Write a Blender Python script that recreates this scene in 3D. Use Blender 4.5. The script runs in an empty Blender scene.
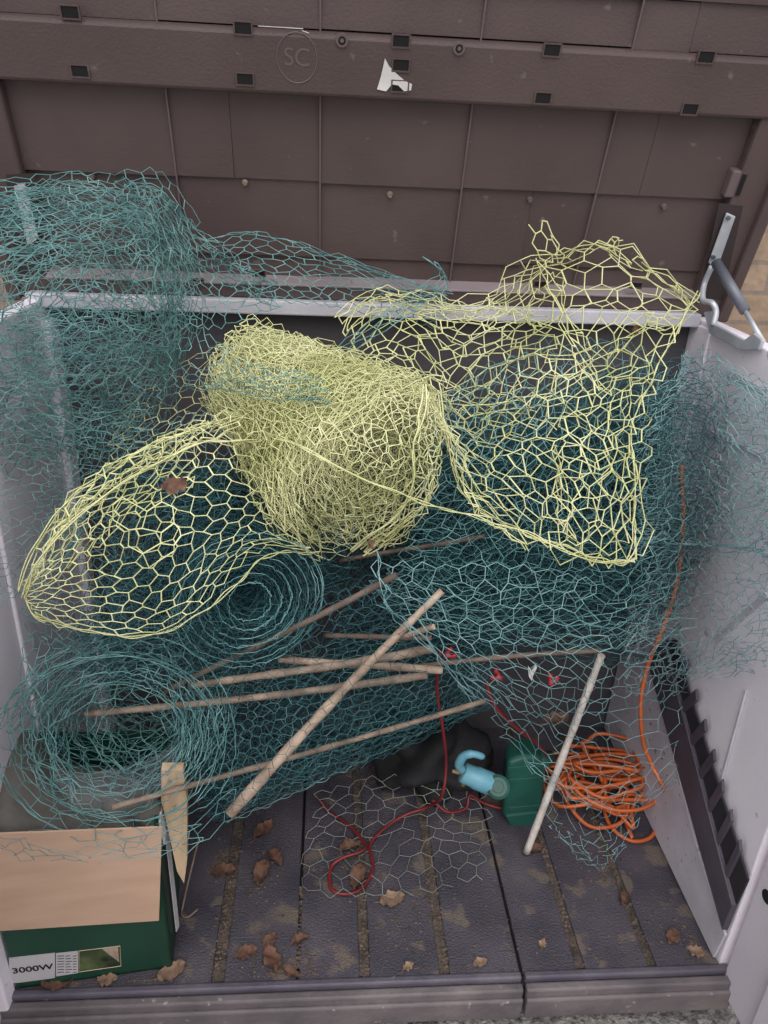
import bpy, bmesh, math, random
import numpy as np
from mathutils import Vector, Matrix
rng = np.random.default_rng(7)
random.seed(7)
SC = bpy.context.scene
COL = SC.collection
# ------------------------------------------------------------------ camera
F = 755.0
CAM = np.array([-0.10972535, -0.9109897, 1.40878228])
PIT, YAW, ROL = 0.44275881, -0.08492688, 0.04673871
W, D, H = 0.67, 0.68, 1.1225
_f = np.array([-math.sin(YAW)*math.cos(PIT), math.cos(YAW)*math.cos(PIT), -math.sin(PIT)])
_r0 = np.cross(_f, [0, 0, 1]); _r0 /= np.linalg.norm(_r0)
_u0 = np.cross(_r0, _f)
_rt = math.cos(ROL)*_r0 + math.sin(ROL)*_u0
_up = np.cross(_rt, _f)
cd = bpy.data.cameras.new('camera'); cam = bpy.data.objects.new('camera', cd); COL.objects.link(cam)
M4 = Matrix.Identity(4)
for i in range(3):
    M4[i][0] = _rt[i]; M4[i][1] = _up[i]; M4[i][2] = -_f[i]; M4[i][3] = CAM[i]
cam.matrix_world = M4
cd.sensor_fit = 'VERTICAL'; cd.sensor_height = 36.0; cd.lens = 36.0*F/1024; cd.clip_start = 0.02
SC.camera = cam

def ray(px, py): return _f + _rt*(px-384)/F - _up*(py-512)/F
def at(px, py, y=None, z=None, x=None):
    """photo measurement -> point of the place on a plane y=, z= or x="""
    d = ray(px, py)
    if y is not None: t = (y-CAM[1])/d[1]
    elif z is not None: t = (z-CAM[2])/d[2]
    else: t = (x-CAM[0])/d[0]
    return CAM + t*d
LA = math.radians(18)
LP = np.array([0, D+.02, H+.03]); LU = np.array([0, -math.sin(LA), math.cos(LA)]); LN = np.array([0, -math.cos(LA), -math.sin(LA)])
def lid_uv(px, py, n=.03):
    d = ray(px, py); t = ((LP+LN*n-CAM)@LN)/(d@LN); q = CAM+t*d-LP
    return q[0], q@LU
def lid3(u, v, n=0.0): return LP + np.array([u, 0, 0]) + LU*v + LN*n

# ------------------------------------------------------------------ materials
def mat(name, c1, c2=None, rough=.6, scale=8.0, bump=0.0, bscale=None, metal=0.0, spec=.4, stretch=(1, 1, 1), detail=6, c3=None, speck=None):
    m = bpy.data.materials.new(name); m.use_nodes = True
    nt = m.node_tree; N = nt.nodes; L = nt.links
    b = N['Principled BSDF']
    b.inputs['Roughness'].default_value = rough; b.inputs['Metallic'].default_value = metal
    b.inputs['Specular IOR Level'].default_value = spec
    tc = N.new('ShaderNodeTexCoord'); mp = N.new('ShaderNodeMapping'); mp.inputs['Scale'].default_value = stretch
    L.new(tc.outputs['Object'], mp.inputs['Vector'])
    no = N.new('ShaderNodeTexNoise'); no.inputs['Scale'].default_value = scale; no.inputs['Detail'].default_value = detail
    L.new(mp.outputs['Vector'], no.inputs['Vector'])
    cr = N.new('ShaderNodeValToRGB'); L.new(no.outputs['Fac'], cr.inputs['Fac'])
    c2 = c2 or c1
    cr.color_ramp.elements[0].position = .35; cr.color_ramp.elements[1].position = .68
    cr.color_ramp.elements[0].color = (*c1, 1); cr.color_ramp.elements[1].color = (*c2, 1)
    if c3:
        e = cr.color_ramp.elements.new(.85); e.color = (*c3, 1)
    out = cr.outputs['Color']
    if speck:
        n2 = N.new('ShaderNodeTexNoise'); n2.inputs['Scale'].default_value = speck[1]; n2.inputs['Detail'].default_value = 3
        L.new(tc.outputs['Object'], n2.inputs['Vector'])
        r2 = N.new('ShaderNodeValToRGB'); r2.color_ramp.elements[0].position = speck[2]; r2.color_ramp.elements[1].position = speck[2]+.06
        L.new(n2.outputs['Fac'], r2.inputs['Fac'])
        mx = N.new('ShaderNodeMix'); mx.data_type = 'RGBA'
        L.new(r2.outputs['Color'], mx.inputs['Factor']); L.new(out, mx.inputs[6]); mx.inputs[7].default_value = (*speck[0], 1)
        out = mx.outputs[2]
    L.new(out, b.inputs['Base Color'])
    if bump:
        nb = N.new('ShaderNodeTexNoise'); nb.inputs['Scale'].default_value = bscale or scale*4; nb.inputs['Detail'].default_value = 4
        L.new(mp.outputs['Vector'], nb.inputs['Vector'])
        bp = N.new('ShaderNodeBump'); bp.inputs['Strength'].default_value = bump; bp.inputs['Distance'].default_value = .01
        L.new(nb.outputs['Fac'], bp.inputs['Height']); L.new(bp.outputs['Normal'], b.inputs['Normal'])
    return m
M = {}
M['wire_yellow'] = mat('yellow_green_wire', (.52, .53, .23), (.76, .75, .43), .45, 9)
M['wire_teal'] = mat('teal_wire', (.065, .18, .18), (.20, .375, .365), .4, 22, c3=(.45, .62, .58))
M['wire_dark'] = mat('darkened_teal_wire', (.014, .058, .070), (.04, .13, .145), .4, 18, c3=(.13, .28, .285))  # teal wire darkened, the shade deep in the rolls is in this colour
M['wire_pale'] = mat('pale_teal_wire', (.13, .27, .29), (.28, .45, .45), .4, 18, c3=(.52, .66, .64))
M['wire_grey'] = mat('weathered_wire', (.16, .18, .15), (.30, .34, .30), .5, 8)
M['lid'] = mat('brown_resin', (.075, .051, .049), (.092, .064, .061), .5, 5, .12, 220, speck=((.13, .11, .10), 34, .70))
M['lid_dark'] = mat('brown_resin_recess', (.030, .021, .020), (.042, .03, .029), .6, 5)  # lid brown darkened, shade of the strut recess painted in
M['ledge'] = mat('sunlit_resin_ledge', (.19, .15, .155), (.26, .21, .215), .5, 6, .1, 120)  # paler lid brown, light caught by the ledge painted into the colour
M['slot_dark'] = mat('slot_shadow_resin', (.018, .015, .02), (.03, .026, .032), .7, 6)
M['lid_hi'] = mat('brown_resin_rib', (.115, .083, .082), (.135, .10, .10), .5, 6)
M['hole'] = mat('dark_slot', (.006, .005, .006), (.01, .009, .01), .9, 4)  # near-black stands in for the shade inside uncut holes and slots
M['wall'] = mat('lavender_grey_resin', (.52, .47, .52), (.61, .56, .61), .5, 3.2, .08, 150, speck=((.27, .25, .27), 26, .69))
M['wall_in'] = mat('lavender_resin_brightened', (.70, .64, .70), (.80, .74, .80), .5, 3.2, .08, 150, speck=((.36, .33, .36), 26, .69))  # same resin as the doors, brightened to offset weak light inside the shed
M['sill_worn'] = mat('worn_resin_sill', (.085, .072, .078), (.16, .135, .135), .6, 9, .25, 60, c3=(.21, .17, .15), speck=((.28, .25, .23), 55, .68))
M['wall_dim'] = mat('grey_resin_strip', (.44, .41, .45), (.56, .52, .57), .55, 9, .15, 120, speck=((.14, .13, .14), 60, .66))
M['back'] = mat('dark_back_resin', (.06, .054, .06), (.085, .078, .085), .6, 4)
M['rail'] = mat('pale_grey_resin', (.40, .38, .42), (.56, .54, .57), .5, 6, .1, 100)
M['floor'] = mat('charcoal_resin', (.043, .037, .050), (.088, .076, .090), .55, 7, .5, 240, c3=(.15, .12, .11), speck=((.125, .098, .085), 13, .57))
M['groove'] = mat('soil_filled_groove', (.045, .036, .036), (.115, .088, .068), .95, 30, .7, 130, c3=(.17, .13, .10))
M['sill'] = mat('charcoal_resin_sill', (.060, .052, .072), (.115, .10, .12), .5, 7, .25, 60, c3=(.17, .14, .14), speck=((.26, .23, .22), 55, .70))
M['slot'] = mat('purple_black_resin', (.055, .045, .06), (.085, .072, .09), .5, 7, .15, 60)
M['soil'] = mat('dry_soil', (.06, .043, .033), (.16, .115, .085), .95, 40, .6, 130, c3=(.20, .155, .12))
M['leaf'] = mat('dry_leaf', (.07, .035, .024), (.19, .095, .06), .85, 45, .3, 60, c3=(.30, .17, .11))
M['leaf2'] = mat('pale_dry_leaf', (.15, .09, .06), (.31, .20, .135), .85, 45, .2, 60)
M['bamboo'] = mat('weathered_cane', (.20, .145, .105), (.46, .345, .26), .65, 26, .35, 90, stretch=(1, 1, 1), c3=(.6, .47, .37))
M['bamboo_mid'] = mat('mottled_cane', (.11, .08, .06), (.30, .225, .17), .7, 26, .35, 90, c3=(.45, .35, .27))
M['bamboo_dark'] = mat('brown_cane', (.07, .05, .04), (.16, .115, .09), .75, 26, .3, 60)
M['stake'] = mat('pale_grey_stake', (.42, .37, .33), (.62, .56, .51), .6, 25, .3, 70)
M['plank'] = mat('tan_plank', (.36, .25, .15), (.50, .36, .23), .7, 9, .15, 60, stretch=(6, 6, 1))
M['card'] = mat('tan_cardboard', (.42, .275, .19), (.48, .325, .23), .8, 6, .05, 100, stretch=(1, 1, 5))
M['cardedge'] = mat('cardboard_edge', (.55, .42, .31), (.65, .52, .40), .8, 60)
M['green'] = mat('green_print_card', (.008, .035, .022), (.012, .055, .032), .45, 4)
M['white'] = mat('white_label', (.42, .40, .41), (.52, .50, .50), .6, 9)
M['ink'] = mat('black_ink', (.01, .01, .012), None, .6)
M['picture'] = mat('printed_picture', (.01, .02, .012), (.10, .13, .05), .45, 26)
M['cloth'] = mat('grey_brown_cloth', (.075, .07, .06), (.15, .135, .12), .9, 10, .4, 40)
M['blackbag'] = mat('black_cloth', (.006, .006, .007), (.016, .015, .017), .8, 6, .3, 25)
M['film'] = mat('clear_film', (.42, .46, .50), (.7, .74, .78), .2, 12, .4, 12)
M['film'].node_tree.nodes['Principled BSDF'].inputs['Alpha'].default_value = .07
M['orange'] = mat('orange_cord', (.42, .085, .02), (.60, .15, .045), .45, 12)
M['red'] = mat('red_cord', (.11, .010, .012), (.20, .018, .02), .45, 12)
M['redclip'] = mat('red_plastic', (.30, .015, .018), (.42, .02, .025), .4, 12)
M['pump'] = mat('green_plastic', (.010, .060, .046), (.017, .092, .070), .45, 10, .05, 50)
M['blue'] = mat('pale_blue_plastic', (.11, .29, .37), (.17, .38, .45), .4, 10)
M['brass'] = mat('brass', (.30, .22, .10), (.4, .3, .14), .4, 10, metal=.7)
M['steel'] = mat('galvanised_steel', (.36, .38, .42), (.55, .57, .60), .45, 14, .1, 60, metal=.35)
M['strut'] = mat('dark_grey_strut', (.09, .095, .12), (.14, .145, .17), .4, 10, metal=.2)
M['rust'] = mat('rusty_wire', (.12, .085, .06), (.25, .18, .13), .7, 20)
M['gravel'] = mat('gravel', (.07, .065, .06), (.30, .28, .26), .95, 70, .9, 110)
M['torn'] = mat('torn_paper', (.55, .53, .51), (.7, .68, .66), .8, 20)

def brick_mat():
    m = bpy.data.materials.new('tan_brick'); m.use_nodes = True; nt = m.node_tree; N = nt.nodes; L = nt.links
    b = N['Principled BSDF']; b.inputs['Roughness'].default_value = .9
    tc = N.new('ShaderNodeTexCoord'); mp = N.new('ShaderNodeMapping'); mp.inputs['Rotation'].default_value = (math.pi/2, 0, 0)
    L.new(tc.outputs['Object'], mp.inputs['Vector'])
    br = N.new('ShaderNodeTexBrick'); br.inputs['Scale'].default_value = 1.0
    br.inputs['Brick Width'].default_value = .225; br.inputs['Row Height'].default_value = .075; br.inputs['Mortar Size'].default_value = .006
    br.inputs['Color1'].default_value = (.38, .27, .18, 1); br.inputs['Color2'].default_value = (.46, .33, .23, 1); br.inputs['Mortar'].default_value = (.30, .23, .18, 1)
    L.new(mp.outputs['Vector'], br.inputs['Vector'])
    no = N.new('ShaderNodeTexNoise'); no.inputs['Scale'].default_value = 30; L.new(tc.outputs['Object'], no.inputs['Vector'])
    mx = N.new('ShaderNodeMix'); mx.data_type = 'RGBA'; mx.blend_type = 'MULTIPLY'; mx.inputs['Factor'].default_value = .6
    L.new(br.outputs['Color'], mx.inputs[6]); L.new(no.outputs['Fac'], mx.inputs[7]); L.new(mx.outputs[2], b.inputs['Base Color'])
    bp = N.new('ShaderNodeBump'); bp.inputs['Strength'].default_value = .5; bp.inputs['Distance'].default_value = .01
    L.new(no.outputs['Fac'], bp.inputs['Height']); L.new(bp.outputs['Normal'], b.inputs['Normal'])
    return m
M['brick'] = brick_mat()

# ------------------------------------------------------------------ object helpers
def tag(o, label=None, cat=None, group=None, kind=None):
    if label: o['label'] = label
    if cat: o['category'] = cat
    if group: o['group'] = group
    if kind: o['kind'] = kind
    return o
def empty(name, loc, label, cat, group=None):
    o = bpy.data.objects.new(name, None); COL.objects.link(o); o.location = Vector([float(a) for a in loc]); o.empty_display_size = .05
    return tag(o, label, cat, group)
def link(name, me, mats, parent=None, smooth=False):
    o = bpy.data.objects.new(name, me); COL.objects.link(o)
    for m in (mats if isinstance(mats, (list, tuple)) else [mats]): me.materials.append(M[m])
    if smooth: me.polygons.foreach_set('use_smooth', np.ones(len(me.polygons), bool))
    if parent:
        o.parent = parent
        off = parent.location.copy()
        o.matrix_parent_inverse = Matrix.Translation(-off)   # vertices are written in place coordinates
    return o
class MB:
    """collects shapes into one mesh"""
    def __init__(s): s.v = []; s.f = []; s.mi = []
    def add(s, vs, fs, mi=0):
        b = len(s.v); s.v += [tuple(float(c) for c in v) for v in vs]; s.f += [tuple(b+i for i in f) for f in fs]; s.mi += [mi]*len(fs)
    def box(s, lo, hi, mi=0, fn=None):
        x0, y0, z0 = lo; x1, y1, z1 = hi
        vs = [(x, y, z) for z in (z0, z1) for y in (y0, y1) for x in (x0, x1)]
        if fn: vs = [fn(*v) for v in vs]
        s.add(vs, [(0, 2, 3, 1), (4, 5, 7, 6), (0, 1, 5, 4), (2, 6, 7, 3), (0, 4, 6, 2), (1, 3, 7, 5)], mi)
    def prism(s, poly, vec, mi=0):
        n = len(poly); poly = [np.array(p, float) for p in poly]; vec = np.array(vec, float)
        s.add(poly+[p+vec for p in poly], [tuple(range(n))[::-1], tuple(range(n, 2*n))]+[(i, (i+1) % n, n+(i+1) % n, n+i) for i in range(n)], mi)
    def tube(s, pts, rad, sides=8, mi=0, cap=None):
        pts = [np.array(p, float) for p in pts]; n = len(pts)
        rad = [rad]*n if isinstance(rad, (int, float)) else rad
        ref = None; rings = []
        for i in range(n):
            t = pts[min(i+1, n-1)]-pts[max(i-1, 0)]; t /= (np.linalg.norm(t)+1e-12)
            if ref is None:
                ref = np.cross(t, [0, 0, 1]) if abs(t[2]) < .9 else np.cross(t, [1, 0, 0])
            ref = ref-t*(ref@t); ref /= (np.linalg.norm(ref)+1e-12); bi = np.cross(t, ref)
            rings.append([pts[i]+rad[i]*(math.cos(a)*ref+math.sin(a)*bi) for a in [2*math.pi*k/sides for k in range(sides)]])
        vs = [p for r in rings for p in r]
        fs = [(i*sides+k, i*sides+(k+1) % sides, (i+1)*sides+(k+1) % sides, (i+1)*sides+k) for i in range(n-1) for k in range(sides)]
        s.add(vs, fs, mi)
        cm = mi if cap is None else cap
        b = len(s.v)-len(vs)
        s.f += [tuple(b+k for k in range(sides))[::-1], tuple(b+(n-1)*sides+k for k in range(sides))]; s.mi += [cm, cm]
    def disc(s, c, r, nrm, sides=20, thick=.004, mi=0):
        nrm = np.array(nrm, float); nrm /= np.linalg.norm(nrm)
        s.tube([np.array(c)-nrm*thick/2, np.array(c)+nrm*thick/2], r, sides, mi)
    def mesh(s, name):
        me = bpy.data.meshes.new(name); me.from_pydata(s.v, [], s.f); me.update()
        me.polygons.foreach_set('material_index', s.mi)
        return me
    def build(s, name, mats, parent=None, bevel=0, smooth=False):
        me = s.mesh(name); o = link(name, me, mats, parent, smooth)
        if bevel:
            b = o.modifiers.new('bevel', 'BEVEL'); b.width = bevel; b.segments = 2; b.limit_method = 'ANGLE'
        return o
def catmull(pts, n=8):
    pts = [np.array(p, float) for p in pts]; P = [2*pts[0]-pts[1]]+pts+[2*pts[-1]-pts[-2]]; out = []
    for i in range(1, len(P)-2):
        for k in range(n):
            t = k/n; a, b, c, d = P[i-1], P[i], P[i+1], P[i+2]
            out.append(.5*((2*b)+(-a+c)*t+(2*a-5*b+4*c-d)*t*t+(-a+3*b-3*c+d)*t**3))
    out.append(pts[-1]); return out
def blob(name, mats, parent, c, r, seed, noise=.15, flat=None, res=(24, 16), freq=3.0):
    """lumpy closed surface"""
    g = np.random.default_rng(seed); ph = g.uniform(0, 6.28, (6, 3)); k = g.uniform(-freq, freq, (6, 3)); m = MB(); vs = []
    nu, nv = res
    for j in range(nv+1):
        for i in range(nu):
            th = math.pi*j/nv; p = 2*math.pi*i/nu
            d = np.array([math.sin(th)*math.cos(p), math.sin(th)*math.sin(p), math.cos(th)])
            q = 1+noise*sum(math.sin(k[a]@d*2+ph[a, 0]) for a in range(6))/2.4
            v = np.array(c)+d*np.array(r)*q
            if flat is not None: v[2] = max(v[2], flat)
            vs.append(v)
    m.add(vs, [(j*nu+i, j*nu+(i+1) % nu, (j+1)*nu+(i+1) % nu, (j+1)*nu+i) for j in range(nv) for i in range(nu)])
    return m.build(name, mats, parent, smooth=True)

# ------------------------------------------------------------------ hexagonal wire netting
def hexgraph(N, R):
    i, j = np.meshgrid(np.arange(N+1), np.arange(R+1))
    ev = ((i+j) % 2 == 0); y = j+np.where(ev, .19, -.19)
    idx = j*(N+1)+i
    a = np.stack([idx[:, :-1].ravel(), idx[:, 1:].ravel()], 1)
    up = ev[:-1]; b = np.stack([idx[:-1][up], idx[1:][up]], 1)
    return i.ravel()/N, (y.ravel()+.19)/(R+.38), np.concatenate([a, b]), np.concatenate([np.zeros(len(a), bool), np.ones(len(b), bool)])
def wire_mesh(name, P, E, r):
    A = P[E[:, 0]]; B = P[E[:, 1]]; d = B-A; ln = np.linalg.norm(d, axis=1, keepdims=True)+1e-9; d /= ln
    ref = np.where(np.abs(d[:, 2:3]) < .8, np.array([[0, 0, 1.]]), np.array([[1., 0, 0]]))
    n1 = np.cross(d, ref); n1 /= np.linalg.norm(n1, axis=1, keepdims=True); n2 = np.cross(d, n1)
    r = r[:, None]; A = A-d*r*.6; B = B+d*r*.6
    V = np.empty((len(E), 6, 3))
    for k in range(3):
        a = 2*math.pi*k/3; o = (math.cos(a)*n1+math.sin(a)*n2)*r
        V[:, k] = A+o; V[:, 3+k] = B+o
    base = (np.arange(len(E))*6)[:, None, None]
    q = np.array([[0, 1, 4, 3], [1, 2, 5, 4], [2, 0, 3, 5]])[None]
    Q = (base+q).reshape(-1)
    me = bpy.data.meshes.new(name)
    nv = len(E)*6; nf = len(E)*3
    me.vertices.add(nv); me.vertices.foreach_set('co', V.reshape(-1).astype(np.float32))
    me.loops.add(nf*4); me.loops.foreach_set('vertex_index', Q.astype(np.int32))
    me.polygons.add(nf); me.polygons.foreach_set('loop_start', np.arange(0, nf*4, 4, dtype=np.int32))
    me.update(calc_edges=True); me.polygons.foreach_set('use_smooth', np.ones(nf, bool))
    return me
def wobble(P, amp, freq, g, n=5):
    out = np.zeros_like(P)
    for _ in range(n):
        k = g.normal(0, freq, 3); a = g.normal(0, 1, 3)
        out += np.sin(P@k+g.uniform(0, 6.28))[:, None]*a
    return P+out*amp/math.sqrt(n)
class Net:
    def __init__(s): s.P = []; s.E = []; s.R = []; s.n = 0
    def _push(s, P, E, R): s.P.append(P); s.E.append(E+s.n); s.R.append(R); s.n += len(P)
    def sheet(s, fn, N, R, r, seed=1, jit=.16, wob=.006, wfreq=14, fine=.0015, sel='', drop=0.0, swap=False):
        g = np.random.default_rng(seed); u, v, E, tw = hexgraph(N, R)
        u = u+g.normal(0, jit/N*.6, len(u)); v = v+g.normal(0, jit/R*.35, len(v)); u = np.clip(u, 0, 1); v = np.clip(v, 0, 1)
        P = fn(v, u) if swap else fn(u, v)
        P = wobble(P, wob, wfreq, g); P = wobble(P, wob*.4, wfreq*3, g); P = P+g.normal(0, fine, P.shape)
        rr = np.where(tw, r*1.35, r)
        if drop:
            keep = g.uniform(0, 1, len(E)) > drop; E = E[keep]; rr = rr[keep]
        s._push(P, E, rr)
        t = np.linspace(0, 1, 3*max(N, R))
        for e in sel.split():
            z = np.zeros_like(t) if e[1] == '0' else np.ones_like(t)
            for kk in range(2):
                Q = fn(t, z) if e[0] == 'v' else fn(z, t)
                Q = wobble(Q, wob*.8, wfreq, np.random.default_rng(seed+5)); Q = wobble(Q, .003, 60, g)
                s._push(Q, np.stack([np.arange(len(t)-1), np.arange(1, len(t))], 1), np.full(len(t)-1, r*1.2))
        return s
    def roll(s, A, B, r0, r1, turns, cell, r, seed=1, endscale=1.0, wob=.01, wfreq=9, fine=.003, squash=(1, 1), gap=.0, drop=0, len_jit=.02, e1=None, start=0.0, sag=0):
        A = np.array(A, float); B = np.array(B, float); w = B-A; L = np.linalg.norm(w); w /= L
        if e1 is None:
            e1 = np.cross(w, [0, 0, 1]); 
            if np.linalg.norm(e1) < .2: e1 = np.cross(w, [0, 1, 0])
        e1 = np.array(e1, float); e1 -= w*(e1@w); e1 /= np.linalg.norm(e1); e2 = np.cross(w, e1)
        if e2[2] < 0: e2 = -e2
        length = 2*math.pi*turns*(r0+r1)/2
        def fn(u, v):
            th = u*turns*2*math.pi
            # equal wire length per turn
            rad = np.sqrt(r0**2+(r1**2-r0**2)*u)
            th = (rad-r0)/max(r1-r0, 1e-6)*turns*2*math.pi+start
            rad = rad*(1+(endscale-1)*v)
            off = len_jit*np.sin(th*.37+seed)
            return A+w*((v*L+off)[:, None])+e1*(np.cos(th)*rad*squash[0])[:, None]+e2*(np.sin(th)*rad*squash[1]-sag*v*(1-v)*4)[:, None]
        N = int(length/(cell*.5)); R = max(3, int(L/(cell*.86)))
        return s.sheet(fn, N, R, r, seed, wob=wob, wfreq=wfreq, fine=fine, drop=drop)
    def build(s, name, m, parent=None):
        P = np.concatenate(s.P); E = np.concatenate(s.E); R = np.concatenate(s.R)
        P[:, 2] = np.maximum(P[:, 2], .006)
        return link(name, wire_mesh(name, P, E, R), m, parent)
def surf(rows, ys=None):
    """grid of (px, py, Y) or ready points -> smooth surface"""
    G = np.array([[(np.asarray(at(p[0], p[1], y=p[2])) if len(p) == 3 else np.asarray(p[3])) for p in r] for r in rows])
    nr, nc = G.shape[:2]
    X = np.concatenate([2*G[:, :1]-G[:, 1:2], G, 2*G[:, -1:]-G[:, -2:-1]], 1)
    X = np.concatenate([2*X[:1]-X[1:2], X, 2*X[-1:]-X[-2:-1]], 0)
    def basis(t, n):
        s_ = np.clip(t, 0, 1)*(n-1); i = np.minimum(s_.astype(int), n-2); f = s_-i
        return i, np.stack([-.5*f+f*f-.5*f**3, 1-2.5*f*f+1.5*f**3, .5*f+2*f*f-1.5*f**3, -.5*f*f+.5*f**3], 1)
    def fn(u, v):
        iu, wu = basis(u, nc); iv, wv = basis(v, nr); out = 0
        for a in range(4):
            for b in range(4):
                out = out+X[iv+a, iu+b]*(wv[:, a]*wu[:, b])[:, None]
        return out
    return fn
def wallp(px, py, x=.655): return (0, 0, 0, at(px, py, x=x))
def floorp(px, py, z=.012): return (0, 0, 0, at(px, py, z=z))

# ================================================================== THE SETTING
def struct(o): o['kind'] = 'structure'; return o
# floor: ribbed boards with grooves
m = MB()
m.box((-.70, -.02, -.06), (.70, .70, -.012), 1)
xs = [-.67, -.303, -.154, -.027, .126, .274, .392, .535, .67]
hw = [0, .012, .003, .010, .010, .003, .009, .009, 0]
for k in range(8):
    m.box((xs[k]+hw[k], 0, -.012), (xs[k+1]-hw[k+1], .68, 0), 0)
    if hw[k] > .005: m.box((xs[k]-hw[k], .004, -.012), (xs[k]+hw[k], .68, -.0035), 2)
floor = struct(m.build('floor', ['floor', 'hole', 'groove'], bevel=.002))
# sill in two lengths with a stepped lip
m = MB()
for x0, x1 in ((-.70, .272), (.278, .685)):
    m.box((x0, -.017, -.05), (x1, -.002, .005)); m.box((x0, -.036, -.075), (x1, -.019, -.004), 1); m.box((x0, -.044, -.075), (x1, -.034, -.022), 1)
struct(m.build('trim_1', ['sill', 'sill_worn'], bevel=.004))
# walls
m = MB(); m.box((-.72, D, -.02), (.72, D+.03, H-.012)); struct(m.build('wall_back', 'back'))
m = MB(); m.box((-.70, D-.040, H-.016), (.668, D-.002, H+.012)); struct(m.build('trim_2', 'rail', bevel=.003))
m = MB(); m.box((-.705, 0, -.03), (-.67, D, H)); m.box((-.672, D-.05, 0), (-.655, D, H-.04)); m.box((-.674, .28, 0), (-.664, .33, H))
m.box((-.715, -.035, -.10), (-.667, .002, H))
wl = struct(m.build('wall_left', 'wall_in', bevel=.004))
m = MB(); m.box((W, 0, -.03), (W+.035, D, H)); m.box((W-.004, D-.09, .30), (W+.002, D, H-.01))
def wline(a, b, wd=.006):
    A = at(*a, x=W-.001); B = at(*b, x=W-.001); d = (B-A)/np.linalg.norm(B-A); n = np.array([0, -d[2], d[1]])*wd/2
    m.prism([A-n, B-n, B+n, A+n], (-.004, 0, 0), 1)
wr = struct(m.build('wall_right', ['wall_in', 'wall_dim'], bevel=.004))
m = MB()
wline((728, 372), (768, 393), .010); wline((706, 430), (768, 459), .008); wline((716, 640), (768, 595), .012); wline((722, 780), (747, 690), .006)
o = m.build('panel_seam', ['wall_dim', 'wall_dim'], wr)
# pale foot strip and slotted locking rail along the foot of the right wall
m = MB()
q = [at(*p, x=W-.004) for p in ((606, 727), (716, 958), (728, 935), (700, 850), (672, 740), (650, 655), (622, 655))]
m.prism(q, (-.006, 0, 0)); struct(m.build('baseboard_right', 'wall_dim', bevel=.002))
m = MB()
q = [at(*p, x=W-.008) for p in ((650, 655), (728, 930), (738, 905), (668, 640))]
m.prism(q, (-.012, 0, 0), 0)
q = [at(*p, x=W-.008) for p in ((668, 640), (738, 905), (750, 880), (690, 690), (678, 640))]
m.prism(q, (-.004, 0, 0), 1)
for k in range(7):
    t = .12+k*.125
    a = np.array([668, 640])*(1-t)+np.array([738, 905])*t; b = np.array([680, 640])*(1-t)+np.array([750, 880])*t
    A = at(a[0]-1, a[1]-2, x=W-.012); B = at(b[0]+1, b[1]-10, x=W-.012); C_ = at(b[0]+2, b[1]+2, x=W-.012); D_ = at(a[0]+1, a[1]+7, x=W-.012)
    m.prism([A, B, C_, D_], (-.006, 0, 0), 0)
struct(m.build('trim_3', ['slot', 'slot_dark'], bevel=.001))
# ground outside, brick wall behind
m = MB(); m.box((-6, -4, -.16), (6, 4, -.11)); struct(m.build('ground', 'gravel'))
m = MB(); m.box((-4, 1.02, -.11), (4, 1.25, 2.6)); struct(m.build('wall_outside', 'brick'))
# open doors either side of the opening
def door(name, hx, sgn, ang):
    a = math.radians(ang); dx = sgn*math.cos(a); dy = -math.sin(a)      # along the leaf
    nx, ny = (-dy*-sgn, dx*-sgn)                                       # towards the opening
    nx, ny = -sgn*abs(math.sin(a)), -abs(math.cos(a))*1.0
    def fn(s, t, z): return (hx+dx*s+nx*t, -.012+dy*s+ny*t, z)
    m = MB()
    m.box((0, -.03, -.05), (.60, 0, 1.06), 0, fn)
    m.box((.105, 0, -.05), (.60, .014, 1.06), 0, fn); m.box((.20, .014, .02), (.23, .022, 1.0), 0, fn); m.box((.40, .014, .02), (.43, .022, 1.0), 0, fn)
    o = struct(m.build(name, 'wall', bevel=.004))
    m = MB(); hp = at(766, 897, x=.676); hs = -(hp[1]+.012); m.tube([fn(hs, -.004, hp[2]), fn(hs, .0012, hp[2])], .013, 16); m.build('hinge_hole', 'hole', o)
    return o
door('door_1', -.685, -1, 97); door('door_2', .676, 1, 86)

# ================================================================== LID
lid = empty('shed_lid', LP, 'raised brown resin shed lid with slotted cross rail, leaning over the netting', 'lid')
def lb(m, u0, u1, v0, v1, n0, n1, mi=0): m.box((u0, v0, n0), (u1, v1, n1), mi, lambda a, b, c: lid3(a, b, c))
m = MB()
lb(m, -.735, .735, -.02, .80, -.035, -.012)
g = np.random.default_rng(3)
rows = [(.012, .068, [-.66, -.39, -.127, .14, .40, .66]), (.068, .215, [-.66, -.50, -.39, -.127, .14, .28, .40, .66]),
        (.215, .37, [-.66, -.39, -.285, -.127, .14, .40, .485, .66]), (.46, .53, [-.66, -.39, -.127, .14, .40, .50, .66]), (.53, .76, [-.66, -.42, -.127, .14, .26, .40, .66])]
for ri, (v0, v1, us) in enumerate(rows):
    for k in range(len(us)-1):
        du = .0003; tilt = g.uniform(.006, .011); e = g.uniform(-.002, .002)
        vs = [lid3(a, b, c) for (a, b, c) in ((us[k]+du, v0, -.012), (us[k+1]-du, v0, -.012), (us[k+1]-du, v1, -.012), (us[k]+du, v1, -.012),
              (us[k]+du, v0+e, -.004+tilt), (us[k+1]-du, v0+e, -.004+tilt), (us[k+1]-du, v1+e, -.003), (us[k]+du, v1+e, -.003))]
        m.add(vs, [(0, 3, 2, 1), (4, 5, 6, 7), (0, 1, 5, 4), (1, 2, 6, 5), (2, 3, 7, 6), (3, 0, 4, 7)])
m.build('underside_panel', 'lid', lid)
for u in (-.39, -.127, .14, .40):
    m = MB(); lb(m, u-.0014, u+.0014, .012, .76, -.004, .007); m.build('panel_rib', 'lid_hi', lid)
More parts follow.
